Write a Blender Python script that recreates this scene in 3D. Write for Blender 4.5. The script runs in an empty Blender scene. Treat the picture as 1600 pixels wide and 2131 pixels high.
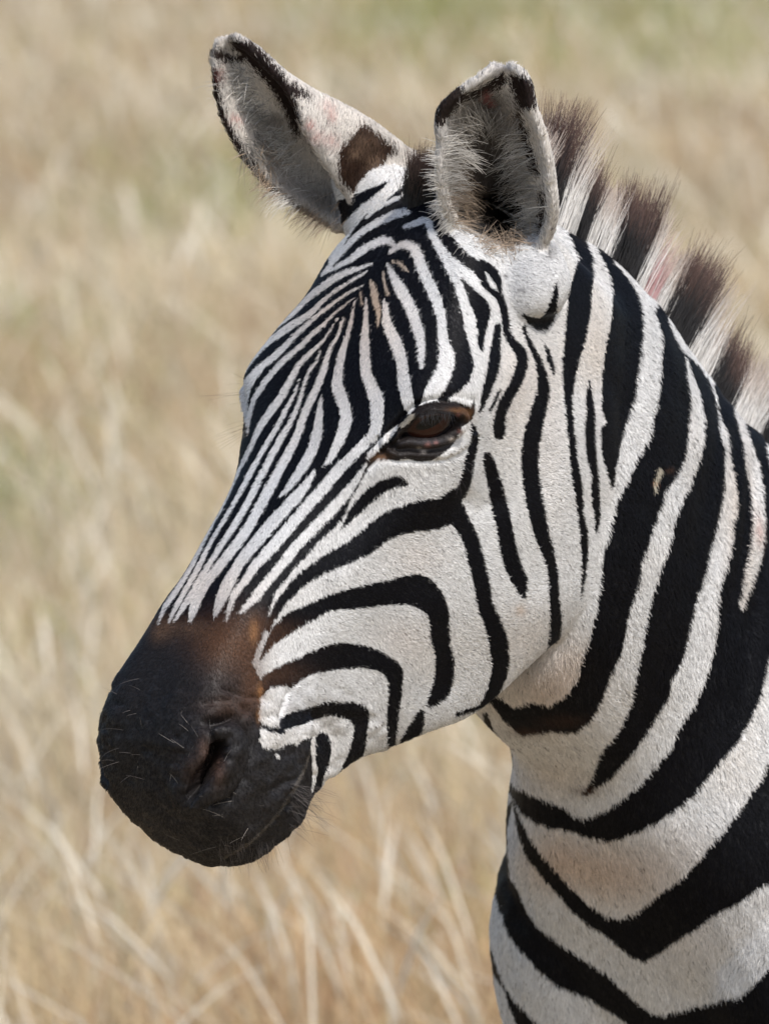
import bpy, bmesh, math
import numpy as np
from mathutils import Vector, Matrix
from mathutils.bvhtree import BVHTree
rng = np.random.default_rng(7)
scene = bpy.context.scene
col = scene.collection
# ------------------------------------------------------------------ camera
PIT = math.radians(6.0); D = 7.0; K = 0.36e-3; HC = 2.0          # tilt, metres to the cheek, metres per photo pixel there, height
F = np.array([0, math.cos(PIT), -math.sin(PIT)]); U = np.array([0, math.sin(PIT), math.cos(PIT)]); X = np.array([1.0, 0, 0])
CAM = np.array([0, 0, HC])
cd = bpy.data.cameras.new('camera'); cam = bpy.data.objects.new('camera', cd); col.objects.link(cam); scene.camera = cam
cam.location = CAM; cam.rotation_euler = (math.pi/2-PIT, 0, 0)
cd.sensor_fit = 'VERTICAL'; cd.sensor_height = 36; cd.lens = 36*D/(2131*K); cd.clip_end = 1500
cd.dof.use_dof = True; cd.dof.focus_distance = D-0.03; cd.dof.aperture_fstop = cd.lens/1000/0.025
# ------------------------------------------------------------------ daylight
SUN_EL, SUN_AZ = math.radians(50), math.radians(33)               # azimuth: 0 = from behind the camera, + = from the right
sd = np.array([math.sin(SUN_AZ)*math.cos(SUN_EL), -math.cos(SUN_AZ)*math.cos(SUN_EL), math.sin(SUN_EL)])
world = bpy.data.worlds.new('World'); scene.world = world; world.use_nodes = True
wn = world.node_tree; bg = wn.nodes['Background']; bg.inputs[1].default_value = 0.15
sky = wn.nodes.new('ShaderNodeTexSky'); sky.sky_type = 'NISHITA'; sky.sun_disc = False; sky.air_density = 1.0; sky.dust_density = 2.0
sky.sun_elevation = SUN_EL; sky.sun_rotation = math.atan2(sd[0], sd[1]); wn.links.new(sky.outputs[0], bg.inputs[0])
sl = bpy.data.lights.new('sun', 'SUN'); sl.energy = 2.4; sl.angle = math.radians(2.5); sl.color = (1, .975, .94)
sun = bpy.data.objects.new('sun', sl); col.objects.link(sun); sun.location = (0, 0, 12)
sun.rotation_euler = Vector(-sd).to_track_quat('-Z', 'Y').to_euler()
scene.render.engine = 'CYCLES'; scene.cycles.use_denoising = True
scene.cycles.max_bounces = 6; scene.cycles.diffuse_bounces = 3; scene.cycles.transparent_max_bounces = 8
scene.cycles_curves.shape = 'RIBBONS'; scene.cycles_curves.subdivisions = 2
vs = scene.view_settings; vs.view_transform = 'Standard'; vs.look = 'None'; vs.exposure = 0.63; vs.gamma = 1
def px(u, v, w=0.0):
    """point seen at photo pixel (u, v), w metres nearer than the focal plane"""
    d = D - w
    return CAM + F*d + (X*(u-800) + U*(1065.5-v))*(K*d/D)
def to_px(P):
    P = np.asarray(P, float); r = P - CAM
    d = r @ F
    return np.stack([800 + (r @ X)*D/(K*d), 1065.5 - (r @ U)*D/(K*d), D - d], -1)
# ------------------------------------------------------------------ head frame
YAW, PITCH = math.radians(42), math.radians(54)
Zv = np.array([0, 0, 1.0])
Hd = np.array([-math.cos(YAW), -math.sin(YAW), 0]); SV = np.array([math.sin(YAW), -math.cos(YAW), 0])
LV = math.cos(PITCH)*Hd - math.sin(PITCH)*Zv; DV = math.sin(PITCH)*Hd + math.cos(PITCH)*Zv
POLL = px(865, 410, -0.08)
def hp(t, a, s): return POLL + t*LV - a*DV + s*SV
YB = math.radians(52)
Hb = np.array([-math.cos(YB), -math.sin(YB), 0]); SB = np.array([math.sin(YB), -math.cos(YB), 0])
def bp(b, z, s): return POLL - b*Hb + z*Zv + s*SB

def catmull(P, n):
    """resample a list of points (any dimension) with n steps per span"""
    P = np.asarray(P, float); out = []
    Q = np.concatenate([[2*P[0]-P[1]], P, [2*P[-1]-P[-2]]])
    for i in range(1, len(Q)-2):
        p0, p1, p2, p3 = Q[i-1], Q[i], Q[i+1], Q[i+2]
        for j in range(n):
            x = j/n
            out.append(0.5*((2*p1)+(-p0+p2)*x+(2*p0-5*p1+4*p2-p3)*x*x+(-p0+3*p1-3*p2+p3)*x**3))
    out.append(P[-1]); return np.array(out)
def loft(rings):
    """closed tube from rings (m x n x 3) with fan caps"""
    R = np.asarray(rings); m, n, _ = R.shape
    V = list(R.reshape(-1, 3)); Fc = []
    for i in range(m-1):
        for j in range(n):
            Fc.append((i*n+j, i*n+(j+1) % n, (i+1)*n+(j+1) % n, (i+1)*n+j))
    V.append(R[0].mean(0)); V.append(R[-1].mean(0)); a = m*n
    for j in range(n):
        Fc.append((a, (j+1) % n, j)); Fc.append((a+1, (m-1)*n+j, (m-1)*n+(j+1) % n))
    return V, Fc
HEAD = [  # t along the face from the poll, then (depth, half width) from forehead to throat
 (-.035, [(.03,0),(.032,.025),(.05,.044),(.10,.048),(.15,.046),(.2,.036),(.22,.02),(.22,0)]),
 (.03,  [(-.004,0),(-.002,.032),(.018,.070),(.07,.077),(.13,.074),(.19,.066),(.232,.045),(.232,0)]),
 (.09,  [(-.004,0),(-.002,.04),(.016,.084),(.06,.094),(.14,.086),(.215,.076),(.268,.052),(.25,0)]),
 (.15,  [(-.002,0),(.0,.05),(.011,.098),(.045,.109),(.11,.092),(.2,.082),(.288,.056),(.262,0)]),
 (.20,  [(.002,0),(.004,.045),(.018,.080),(.050,.092),(.11,.087),(.19,.082),(.288,.052),(.265,0)]),
 (.25,  [(.002,0),(.004,.036),(.016,.058),(.05,.070),(.1,.078),(.18,.077),(.268,.048),(.25,0)]),
 (.30,  [(-.001,0),(.001,.033),(.012,.052),(.045,.062),(.09,.068),(.16,.066),(.250,.042),(.235,0)]),
 (.35,  [(-.007,0),(-.005,.032),(.008,.050),(.04,.057),(.08,.060),(.14,.056),(.210,.036),(.204,0)]),
 (.39,  [(-.009,0),(-.007,.031),(.006,.050),(.04,.059),(.08,.059),(.13,.051),(.178,.033),(.176,0)]),
 (.43,  [(-.009,0),(-.007,.033),(.006,.056),(.04,.066),(.085,.062),(.127,.050),(.160,.032),(.162,0)]),
 (.46,  [(-.004,0),(-.002,.035),(.012,.061),(.045,.074),(.09,.064),(.13,.050),(.160,.033),(.164,0)]),
 (.485, [(.010,0),(.012,.033),(.024,.058),(.052,.069),(.09,.062),(.125,.046),(.152,.03),(.158,0)]),
 (.508, [(.035,0),(.037,.028),(.047,.049),(.07,.056),(.097,.051),(.12,.036),(.138,.024),(.142,0)]),
 (.522, [(.065,0),(.067,.01),(.072,.018),(.085,.023),(.097,.022),(.107,.014),(.112,.007),(.113,0)]),
]
def head_mesh():
    tt = np.array([h[0] for h in HEAD]); C = np.array([h[1] for h in HEAD])      # m x 8 x 2
    full = np.concatenate([tt[:, None, None]*np.ones((len(tt), 8, 1)), C], 2)
    S = catmull(full, 5); rings = []
    for r in S:
        q = catmull(r, 5); q[:, 2] = np.maximum(q[:, 2], 0)
        mir = q[-2:0:-1].copy(); mir[:, 2] *= -1
        ring = np.vstack([q, mir]); rings.append([hp(*p) for p in ring])
    return loft(rings)
NECK = [ # crest (back, up), throat (back, up), half width
 ((.03,-.03),(.06,-.27),.058),((.10,-.012),(.10,-.33),.074),((.19,-.041),(.094,-.382),.092),((.26,-.082),(.140,-.425),.094),
 ((.327,-.144),(.196,-.468),.092),((.397,-.205),(.222,-.515),.104),((.47,-.25),(.25,-.565),.135),((.56,-.28),(.28,-.62),.165),
 ((.68,-.29),(.33,-.70),.185),((.80,-.31),(.42,-.80),.21),((.95,-.34),(.7,-.86),.24),((1.15,-.36),(1.05,-.9),.265),
 ((1.35,-.34),(1.35,-.86),.255),((1.5,-.36),(1.55,-.78),.21),((1.57,-.44),(1.6,-.66),.12)]
def neck_mesh():
    T = catmull([(c[0],c[1],t[0],t[1],w) for c,t,w in NECK], 5); rings = []
    for i, (cb, cz, tb, tz, w) in enumerate(T):
        ring = []; ex = float(np.interp(i, [0, 15, 22, 30, 45, 60], [.85, .8, .7, .55, .6, .8]))
        for a in np.linspace(0, 2*math.pi, 40, endpoint=False):
            f = 0.5-0.5*math.cos(a); s = math.copysign(abs(math.sin(a))**ex, math.sin(a))*w*(0.82+0.36*f)
            ring.append(bp(cb+(tb-cb)*f, cz+(tz-cz)*f, s))
        rings.append(ring)
    return loft(rings)
GZ = -POLL[2]
def tube(pts, n=16):
    P = catmull(np.array(pts), 5); rings = []
    for p in P:
        b, z, s, rb, rs = p
        rings.append([bp(b+rb*math.cos(a), z, s+rs*math.sin(a)) for a in np.linspace(0, 2*math.pi, n, endpoint=False)])
    return loft(rings)
def legs():
    out = []
    for sg in (-1, 1):
        out.append(tube([(.50,-.62,.12*sg,.11,.06),(.48,-.80,.12*sg,.085,.06),(.47,-.92,.115*sg,.05,.045),(.46,-1.02,.11*sg,.042,.04),(.465,-1.10,.11*sg,.034,.034),
                         (.47,-1.2,.11*sg,.028,.026),(.475,GZ+.14,.11*sg,.03,.028),(.455,GZ+.075,.11*sg,.034,.03),(.44,GZ+.05,.11*sg,.045,.038),(.43,GZ+.002,.11*sg,.055,.046)]))
        out.append(tube([(1.42,-.55,.13*sg,.17,.08),(1.40,-.76,.13*sg,.12,.075),(1.44,-.9,.13*sg,.07,.05),(1.51,-1.0,.125*sg,.05,.036),(1.51,-1.1,.12*sg,.036,.03),
                         (1.49,-1.22,.12*sg,.03,.027),(1.48,GZ+.14,.12*sg,.032,.029),(1.46,GZ+.075,.12*sg,.035,.031),(1.44,GZ+.05,.12*sg,.045,.04),(1.43,GZ+.002,.12*sg,.055,.046)]))
    return out
def shell(stations, th=.006, n=14):
    """ear: stations base->tip of 4 control points (rim, back, back, rim); gives a closed thick C-shaped shell"""
    S = catmull(np.array(stations, float).reshape(len(stations), -1), 6).reshape(-1, len(stations[0]), 3)
    inner = np.array([catmull(s, n) for s in S]); m, q, _ = inner.shape
    du = np.gradient(inner, axis=1); dv = np.gradient(inner, axis=0)
    N = np.cross(du, dv); N /= np.linalg.norm(N, axis=2, keepdims=True)+1e-9
    cen = 0.5*(inner[:, :1]+inner[:, -1:]); 
    if np.sum((inner-cen)*N) < 0: N = -N
    taper = np.ones(q); 
    outer = inner + N*th*taper[None, :, None]
    rings = np.concatenate([inner, outer[:, ::-1]], 1)
    return loft(rings)
def ears():
    near = []
    for L, R, d, w in [((985,505),(1115,525),.03,-.055),((945,455),(1140,455),.048,-.035),((924,380),(1137,375),.05,-.02),((926,300),(1122,295),.045,-.012),
                    ((925,240),(1100,232),.034,-.006),((962,200),(1092,190),.022,-.004),((1008,168),(1082,163),.014,-.004),((1034,142),(1058,146),.006,-.008)]:
        L = np.array(L, float); R = np.array(R, float); e = R-L
        near.append([px(*L, w), px(*(L+.06*e), w-.55*d), px(*(L+.5*e), w-1.15*d), px(*(R-.05*e), w-.6*d), px(*R, w)])
    far = []
    for L, B, N, w in [((716,485),(872,352),(745,450),-.17),((645,440),(832,322),(705,395),-.16),((563,385),(762,267),(662,332),-.15),((502,310),(692,227),(624,272),-.14),
                    ((468,238),(640,200),(610,232),-.135),((453,172),(588,165),(572,168),-.13),((450,118),(528,112),(520,118),-.13),((458,86),(486,86),(484,92),-.13)]:
        L = np.array(L, float); B = np.array(B, float); N = np.array(N, float); g = np.linalg.norm(B-L)*K
        far.append([px(*L, w), px(*(L+.35*(B-L)), w-.42*g), px(*(L+.8*(B-L)), w-.3*g), px(*B, w+.05*g), px(*N, w+.3*g)])
    return [shell(near), shell(far)]
def limb(P, n=18):
    """tube through points with radius (x, y, z, r)"""
    Q = catmull(np.array(P, float), 5); T = np.gradient(Q[:, :3], axis=0); rings = []
    for q, t in zip(Q, T):
        t = t/np.linalg.norm(t); a = np.cross(t, [.31, .2, .9]); a /= np.linalg.norm(a); b = np.cross(t, a)
        rings.append([q[:3]+q[3]*(a*math.cos(x)+b*math.sin(x)) for x in np.linspace(0, 2*math.pi, n, endpoint=False)])
    return loft(rings)
def ear_roots():
    nr = [np.r_[px(1062,500,-.125), .020], np.r_[px(1070,530,-.108), .030], np.r_[px(1080,570,-.085), .036], np.r_[px(1092,620,-.068), .035], np.r_[px(1102,665,-.066), .022]]
    fr = [np.r_[px(740,350,-.18), .022], np.r_[px(775,395,-.165), .030], np.r_[px(800,430,-.16), .036], np.r_[px(830,480,-.15), .04]]
    return [limb(nr), limb(fr)]
def breast():
    return [limb([np.r_[bp(.36,-.50,.05*g), .05], np.r_[bp(.355,-.55,.085*g), .072], np.r_[bp(.375,-.62,.100*g), .091], np.r_[bp(.44,-.76,.115*g), .088]]) for g in (-1, 1)]
def make_mesh(name, parts):
    V = []; Fc = []
    for v, f in parts:
        o = len(V); V += [tuple(p) for p in v]; Fc += [tuple(i+o for i in q) for q in f]
    me = bpy.data.meshes.new(name); me.from_pydata(V, [], Fc); me.update()
    bm = bmesh.new(); bm.from_mesh(me); bmesh.ops.recalc_face_normals(bm, faces=bm.faces[:]); bm.to_mesh(me); bm.free()
    return me
def remeshed(parts, voxel, smooth=4):
    me = make_mesh('raw', parts); ob = bpy.data.objects.new('raw', me); bpy.context.scene.collection.objects.link(ob)
    m = ob.modifiers.new('r', 'REMESH'); m.mode = 'VOXEL'; m.voxel_size = voxel
    s = ob.modifiers.new('s', 'SMOOTH'); s.factor = .5; s.iterations = smooth
    dg = bpy.context.evaluated_depsgraph_get(); ev = ob.evaluated_get(dg)
    out = bpy.data.meshes.new_from_object(ev); bpy.data.objects.remove(ob); return out
# ------------------------------------------------------------------ the coat pattern, laid down as strokes and patches
MX, MY, PW, PH = 200, 200, 2100, 2560                              # margin and size of the pattern sheets (photo pixels)
YY, XX = np.mgrid[0:PH, 0:PW].astype(np.float32); XX -= MX; YY -= MY
WHITE = (.66, .652, .635); BLACK = (.0034, .0035, .0052); TAN = (.50, .36, .25); BROWN = (.050, .026, .016); DKBR = (.0150, .0135, .0138); EYESK = (.015, .0115, .0105)
def sheet(c): return np.ones((PH, PW, 3), np.float32)*np.array(c, np.float32)
def inside(P, poly):
    x, y = P[..., 0], P[..., 1]; r = np.zeros(x.shape, bool); q = np.asarray(poly, float)
    for (x0, y0), (x1, y1) in zip(q, np.roll(q, -1, 0)):
        if y0 == y1: continue
        r ^= ((y0 > y) != (y1 > y)) & (x < (x1-x0)*(y-y0)/(y1-y0)+x0)
    return r
def poly(img, c, pts, smooth=True):
    p = np.array(pts, float)
    if smooth:
        q = np.concatenate([p[-2:], p, p[:2]]); q = catmull(q, 4)[8:-8]
    else: q = p
    x0, y0 = np.maximum(np.floor(q.min(0)).astype(int)-1+[MX, MY], 0); x1, y1 = np.minimum(np.ceil(q.max(0)).astype(int)+2+[MX, MY], [PW, PH])
    sub = np.stack([XX[y0:y1, x0:x1], YY[y0:y1, x0:x1]], -1)
    img[y0:y1, x0:x1][inside(sub, q)] = c
def stroke(img, c, pts):
    q = catmull(np.array(pts, float), 1); P = []
    for a, b in zip(q[:-1], q[1:]): pass
    L = np.hypot(*np.diff(q[:, :2], axis=0).T); n = max(2, int(L.max()/1.5)); q = catmull(np.array(pts, float), n)
    for x, y, r in q:
        if r <= 0.3: continue
        x0, x1, y0, y1 = int(x-r)-1+MX, int(x+r)+3+MX, int(y-r)-1+MY, int(y+r)+3+MY
        if x0 < 0 or y0 < 0 or x1 > PW or y1 > PH: continue
        m = (XX[y0:y1, x0:x1]-x)**2+(YY[y0:y1, x0:x1]-y)**2 <= r*r
        img[y0:y1, x0:x1][m] = c
def blob(img, c, x, y, rx, ry, k):
    x0, x1, y0, y1 = max(0, int(x-2.5*rx)+MX), min(PW, int(x+2.5*rx)+MX), max(0, int(y-2.5*ry)+MY), min(PH, int(y+2.5*ry)+MY)
    w = k*np.exp(-((XX[y0:y1, x0:x1]-x)/rx)**2-((YY[y0:y1, x0:x1]-y)/ry)**2)[..., None]
    lum = img[y0:y1, x0:x1].mean(-1, keepdims=True)
    img[y0:y1, x0:x1] = img[y0:y1, x0:x1]*(1-w)+np.array(c, np.float32)*w
def tint(img, c, x, y, rx, ry, k):
    """multiply: dirt on the pale hair, and shade painted under the jaw"""
    x0, x1, y0, y1 = max(0, int(x-2.5*rx)+MX), min(PW, int(x+2.5*rx)+MX), max(0, int(y-2.5*ry)+MY), min(PH, int(y+2.5*ry)+MY)
    w = k*np.exp(-((XX[y0:y1, x0:x1]-x)/rx)**2-((YY[y0:y1, x0:x1]-y)/ry)**2)[..., None]
    img[y0:y1, x0:x1] *= 1-w+w*np.array(c, np.float32)
H = sheet(WHITE)
# dark forehead and face with pale streaks on it
poly(H, BLACK, [(700,420),(790,385),(850,360),(905,380),(905,430),(880,450),(885,470),(896,500),(920,545),(937,575),(950,612),(960,650),(967,687),(977,725),(986,762),(975,795),(950,817),(925,837),(906,848),(860,872),(830,905),(800,935),(772,966),(750,1005),(732,1034),(715,1077),(692,1102),(657,1137),(624,1172),(600,1200),(576,1230),(565,1252),(556,1290),(480,1330),(250,1330),(60,1330),(200,900),(330,600),(560,480)], False)
face_white = [
 [(868,345,8),(835,372,14),(795,410,13),(755,440,12),(725,475,14),(700,520,10),(690,545,6)],
 [(846,404,4),(825,414,5),(807,422,6),(785,434,6),(765,452,4)],
 [(845,440,9),(820,448,10),(800,457,9),(770,473,8),(737,498,7),(700,540,6),(672,572,4)],
 [(819,510,5),(812,503,8),(800,500,9),(775,510,10),(750,525,9),(730,541,7),(700,557,5),(675,571,2)],
 [(775,549,2),(750,558,5),(725,566,7),(700,578,8),(662,605,8),(637,627,6),(610,655,5),(590,672,3),(570,688,4),(557,697,4),(540,720,4),(524,740,3)],
 [(764,566,2),(737,582,4),(700,605,4),(675,625,5),(650,650,7),(625,667,8),(590,690,9),(562,712,6),(537,737,5),(517,762,5),(498,792,4)],
 [(756,594,1.5),(725,610,3),(687,637,4),(662,657,5),(625,690,6),(600,715,7),(575,740,8),(550,760,8),(525,787,11),(511,812,13),(508,837,11),(513,862,6),(514,885,3)],
 [(736,621,1.5),(700,650,3),(675,675,4),(650,697,6),(625,722,6),(590,752,7),(565,780,7),(545,807,7),(530,832,6),(522,862,5),(518,890,3),(516,905,1)],
 [(702,665,2),(675,707,3),(650,732,5),(625,757,6),(605,792,8),(585,828,9),(560,862,9),(542,890,8),(530,915,6),(515,948,6),(499,980,4),(485,1012,3),(468,1048,3.5),(450,1080,4),(425,1128,4.5),(402,1176,5),(381,1210,6),(361,1241,6.5),(343,1268,5),(330,1300,2)],
 [(470,1056,.6),(440,1095,1.8),(412,1135,2.6),(390,1170,2.6),(366,1200,2),(350,1228,2),(336,1255,1.5)],
 [(625,790,2),(611,825,4),(596,853,5),(577,890,6),(560,918,6),(541,950,6),(525,980,7),(508,1012,6),(487,1050,5),(465,1087,5),(440,1130,5),(415,1180,6),(397,1212,6),(378,1245,6),(362,1275,5),(350,1302,2)],
 [(667,732,2),(660,752,3),(642,777,4),(632,807,4),(622,842,5),(605,880,6),(590,905,8),(570,942,8),(553,975,8),(537,1005,8),(515,1050,8),(493,1087,8),(465,1130,7),(433,1180,7),(415,1210,7),(395,1245,7),(378,1272,6),(361,1297,2)],
 [(716,662,3),(703,700,4),(690,722,4),(681,745,6),(674,772,8),(662,803,9),(650,828,9),(636,858,9),(622,900,9),(605,937,10),(590,965,11),(575,992,11),(557,1025,12),(532,1072,12),(510,1110,12),(475,1157,11),(455,1182,11),(430,1214,11),(412,1245,12),(403,1270,10),(397,1292,4)],
 [(670,825,2),(667,850,7),(664,880,10),(660,905,12),(650,937,12),(635,965,12),(615,995,10),(598,1018,7),(583,1035,2)],
 [(738,628,2),(733,660,4),(723,700,6),(712,738,9),(706,770,10),(703,800,13),(712,830,14),(719,855,14),(719,880,14),(712,903,13),(700,930,11),(687,955,8),(671,973,2)],
 [(762,620,2),(762,662,6),(760,700,10),(760,738,12),(762,775,13),(772,800,14),(782,828,17),(785,855,16),(784,880,14),(778,903,13),(763,920,12),(738,945,12),(712,970,13),(688,998,13),(663,1027,13),(625,1070,13),(590,1112,13),(550,1157,12),(532,1177,11),(512,1208,9),(492,1232,9),(480,1260,6),(473,1287,3)],
 [(655,980,3),(645,997,7),(625,1025,12),(600,1052,13),(575,1080,14),(545,1115,14),(515,1152,13),(495,1180,12),(477,1212,14),(462,1245,13),(452,1270,7),(447,1287,2)],
 [(770,957,3),(755,980,6),(725,1020,11),(700,1050,12),(662,1090,12),(625,1128,12),(590,1170,11),(570,1195,10),(545,1225,11),(525,1250,9),(502,1274,4)],
 [(799,625,3),(803,645,7),(806,675,11),(818,700,14),(830,730,14),(836,755,13),(840,790,14),(845,815,15),(850,840,13),(858,860,8)],
 [(806,550,2),(817,570,8),(832,600,13),(850,632,13),(862,662,13),(872,695,12),(877,725,9),(876,750,7),(876,768,3)],
 [(812,525,5),(835,511,8),(855,513,11),(868,530,13),(880,562,13),(895,595,13),(910,630,12),(918,662,11),(920,688,11),(922,712,12),(929,738,17),(927,762,19),(915,790,20),(902,812,19),(893,832,17),(884,850,13)],
 [(843,473,5),(870,463,8),(892,457,9),(901,480,10),(912,510,11),(930,540,13),(947,572,15),(968,605,16)],
]
for s in face_white: stroke(H, WHITE, [(x_, y_, r_*.9-.25) for x_, y_, r_ in s])
for s in ([(772,585,4),(778,605,7),(783,630,7),(788,652,5),(787,680,1.5)], [(798,568,2),(801,590,3),(808,612,3)], [(817,545,2),(832,548,3),(850,565,2)], [(750,607,1.5),(754,635,1.5)]): stroke(H, (.5,.42,.34), s)
# black streaks on the pale temple and cheek
for s in ([(868,400,26),(880,430,18),(905,450,12),(920,485,12),(942,515,13),(968,540,13),(990,556,12),(1003,578,8),(1012,598,7),(1030,612,6),(1042,628,8),(1050,662,8),(1053,692,8),(1068,716,9),(1082,734,12),(1085,752,12),(1080,775,12),(1067,805,12),(1050,835,12),(1040,862,12),(1037,890,13),(1036,905,11)],
 [(1000,549,9),(1020,562,10),(1032,580,9),(1038,600,5),(1040,617,5)],
 [(1035,679,7),(1030,720,10),(1027,750,12),(1020,785,11),(1010,815,9),(1003,840,5),(996,858,2)],
 [(1040,810,2),(1028,835,4),(1017,855,2)],
 [(982,880,1),(986,905,8),(983,930,9),(975,965,10),(968,1000,11),(955,1025,14),(930,1045,18)],
 [(945,1062,22),(900,1070,32),(860,1076,30),(820,1088,28),(790,1105,26),(760,1130,24),(725,1150,21),(685,1170,18),(650,1190,15),(622,1212,13),(600,1235,11),(580,1260,9),(563,1292,7),(552,1318,5)],
 [(945,1068,22),(962,1092,18),(978,1125,17),(990,1170,17),(1000,1215,17),(1008,1260,17),(1020,1290,18),(1032,1325,20),(1038,1365,19),(1037,1400,17),(1028,1430,14),(1015,1450,10),(1000,1468,6)],
 [(712,1100,2),(725,1080,7),(745,1055,12),(765,1035,14),(790,1015,13),(820,1002,12),(836,1003,9),(844,1008,4)],
 [(1012,949,9),(1018,970,13),(1028,1010,15),(1038,1055,17),(1048,1100,17),(1055,1140,18),(1065,1175,18),(1077,1205,17),(1085,1230,9),(1087,1243,3)],
 [(1088,680,3),(1097,708,5),(1108,730,6),(1120,755,8),(1127,790,11),(1128,820,14),(1118,855,16),(1108,895,18),(1102,930,18),(1101,975,18),(1106,1020,18),(1114,1062,18),(1125,1110,16),(1138,1150,13),(1147,1190,11),(1151,1243,11),(1154,1281,12),(1153,1312,12),(1149,1343,11),(1136,1378,9),(1115,1410,5)],
 [(1132,717,2),(1140,740,5),(1148,768,4),(1152,785,1)],
 [(1088,655,4),(1105,668,9),(1125,674,14),(1140,660,13),(1150,630,8),(1157,590,3)],
 [(950,1486,5),(975,1477,5),(1000,1468,5)]): stroke(H, BLACK, s)
poly(H, BLACK, [(957,579),(980,597),(1012,627),(1020,650),(1015,670),(1007,700),(1002,732),(992,715),(992,682),(985,650),(972,620)])
poly(H, BLACK, [(553,1325),(575,1297),(600,1275),(650,1253),(703,1231),(766,1216),(812,1206),(844,1197),(872,1195),(903,1212),(922,1241),(933,1275),(933,1306),(937,1350),(944,1378),(941,1416),(931,1447),(912,1462),(891,1472),(887,1462),(894,1437),(903,1400),(903,1362),(894,1325),(891,1291),(875,1269),(844,1258),(797,1259),(750,1266),(703,1269),(681,1275),(634,1300),(600,1322),(569,1344),(547,1369),(540,1372)])
poly(H, BLACK, [(540,1414),(572,1391),(606,1375),(641,1359),(675,1344),(703,1337),(744,1341),(781,1350),(812,1366),(831,1384),(837,1406),(834,1447),(828,1487),(825,1525),(819,1565),(805,1575),(805,1525),(803,1494),(806,1456),(806,1419),(794,1400),(766,1391),(734,1391),(694,1394),(656,1403),(631,1412),(609,1431),(591,1428),(562,1434),(541,1450)])
poly(H, BLACK, [(584,1494),(609,1481),(641,1472),(675,1462),(712,1459),(744,1462),(766,1475),(766,1503),(762,1541),(756,1572),(747,1600),(725,1620),(697,1645),(683,1640),(703,1612),(716,1584),(725,1559),(733,1531),(734,1509),(725,1500),(703,1492),(672,1492),(637,1506),(603,1516),(581,1522),(578,1512)])
poly(H, BLACK, [(878,1475),(881,1497),(872,1530),(828,1560),(837,1528),(853,1503),(866,1481)])
poly(H, BLACK, [(656,1530),(672,1522),(686,1537),(688,1560),(684,1590),(675,1615),(668,1640),(655,1670),(640,1670),(652,1640),(658,1610),(656,1585),(655,1550)])
stroke(H, BLACK, [(541,1506,5),(562,1516,7),(585,1520,8)])
# muzzle
MUZ = [(60,1300),(250,1310),(330,1300),(362,1296),(400,1296),(450,1290),(480,1289),(520,1272),(556,1275),(560,1285),(552,1312),(540,1340),(527,1384),(541,1414),(543,1450),(540,1480),(541,1505),(541,1530),(545,1555),(572,1560),(590,1552),(615,1548),(640,1536),(652,1535),(648,1560),(650,1600),(648,1660),(700,1900),(100,1950),(60,1500)]
poly(H, DKBR, MUZ, False)
for s in ([(541,1485,4),(556,1497,12),(566,1502,9),(572,1490,8)], [(548,1540,8),(568,1536,9),(574,1530,5)], [(582,1548,4),(600,1536,8),(625,1524,9),(645,1515,8)], [(555,1318,5),(545,1340,5),(536,1360,4.5),(528,1380,3.5)],
          [(572,1470,3),(572,1500,4),(570,1513,2)], [(650,1540,2.5),(650,1565,3),(655,1590,3),(657,1612,2.2),(650,1628,2)], [(575,1572,3),(578,1575,3)]): stroke(H, WHITE, s)
for x, y, rx, ry, k in ((490,1340,62,62,.85),(450,1330,60,45,.5),(525,1420,25,55,.7),(480,1470,60,26,.35),(535,1300,22,25,.6)): blob(H, (.085,.040,.020), x, y, rx, ry, k)
for x, y, rx, ry, k in ((528,1315,9,22,.6),(541,1440,6,16,.7),(538,1490,5,14,.5)): blob(H, (.32,.16,.07), x, y, rx, ry, k)
for x, y, rx, ry, k in ((345,1305,30,25,.5),(400,1305,30,20,.35),(330,1320,16,20,.3)): blob(H, (.13,.075,.045), x, y, rx, ry, k)
for x, y, rx, ry, k in ((455,1600,14,32,.55),(425,1560,14,28,.5),(400,1600,30,30,.25)): blob(H, (.10,.055,.038), x, y, rx, ry, k)
for x, y, rx, ry, k in ((580,1405,70,30,1),(600,1320,70,28,.8),(560,1340,30,40,1)):      # black streaks turn brown beside the muzzle
    H += ((H.mean(-1) < .02)*k*np.exp(-((XX-x)/rx)**2-((YY-y)/ry)**2))[..., None]*np.array((.030,.014,.006), np.float32)
stroke(H, (.07,.061,.052), [(646,1562,1.5),(634,1600,2.5),(612,1642,3),(587,1682,3),(557,1719,3),(517,1756,3),(467,1786,3)])  # rim highlight of the upper lip, painted as a paler line
# skin about the eye
EYEP = [(765,961),(781,943),(807,924),(825,908),(828,896),(851,874),(874,857),(906,849),(939,848),(968,854),(983,836),(985,826),(988,856),(983,872),(976,880),(963,888),(952,909),(935,934),(906,955),(883,961),(866,960),(845,955),(825,960),(809,958),(784,962),(773,971),(763,986),(745,1010),(755,985)]
poly(H, EYESK, EYEP)
stroke(H, WHITE, [(826,890,4),(812,903,6),(797,917,6),(780,936,6),(765,952,4)])
stroke(H, EYESK, [(846,876,4),(874,854,8),(906,845,9),(939,843,9),(968,850,7)])
stroke(H, (.3,.27,.22), [(834,889,3),(846,878,5),(858,866,5)])
for x, y, rx, ry, k in ((955,855,22,6,.7),(975,862,8,12,.6),(790,952,18,8,.7)): blob(H, (.16,.075,.03), x, y, rx, ry, k)
for x, y, rx, ry, k in ((880,928,40,9,.5),(905,920,40,8,.4)): blob(H, (.07,.065,.07), x, y, rx, ry, k)
for x, y, r in ((890,926,6),(907,922,5),(957,898,5),(954,864,4)): blob(H, (.30,.15,.14), x, y, r, r*.8, .8)
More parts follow.
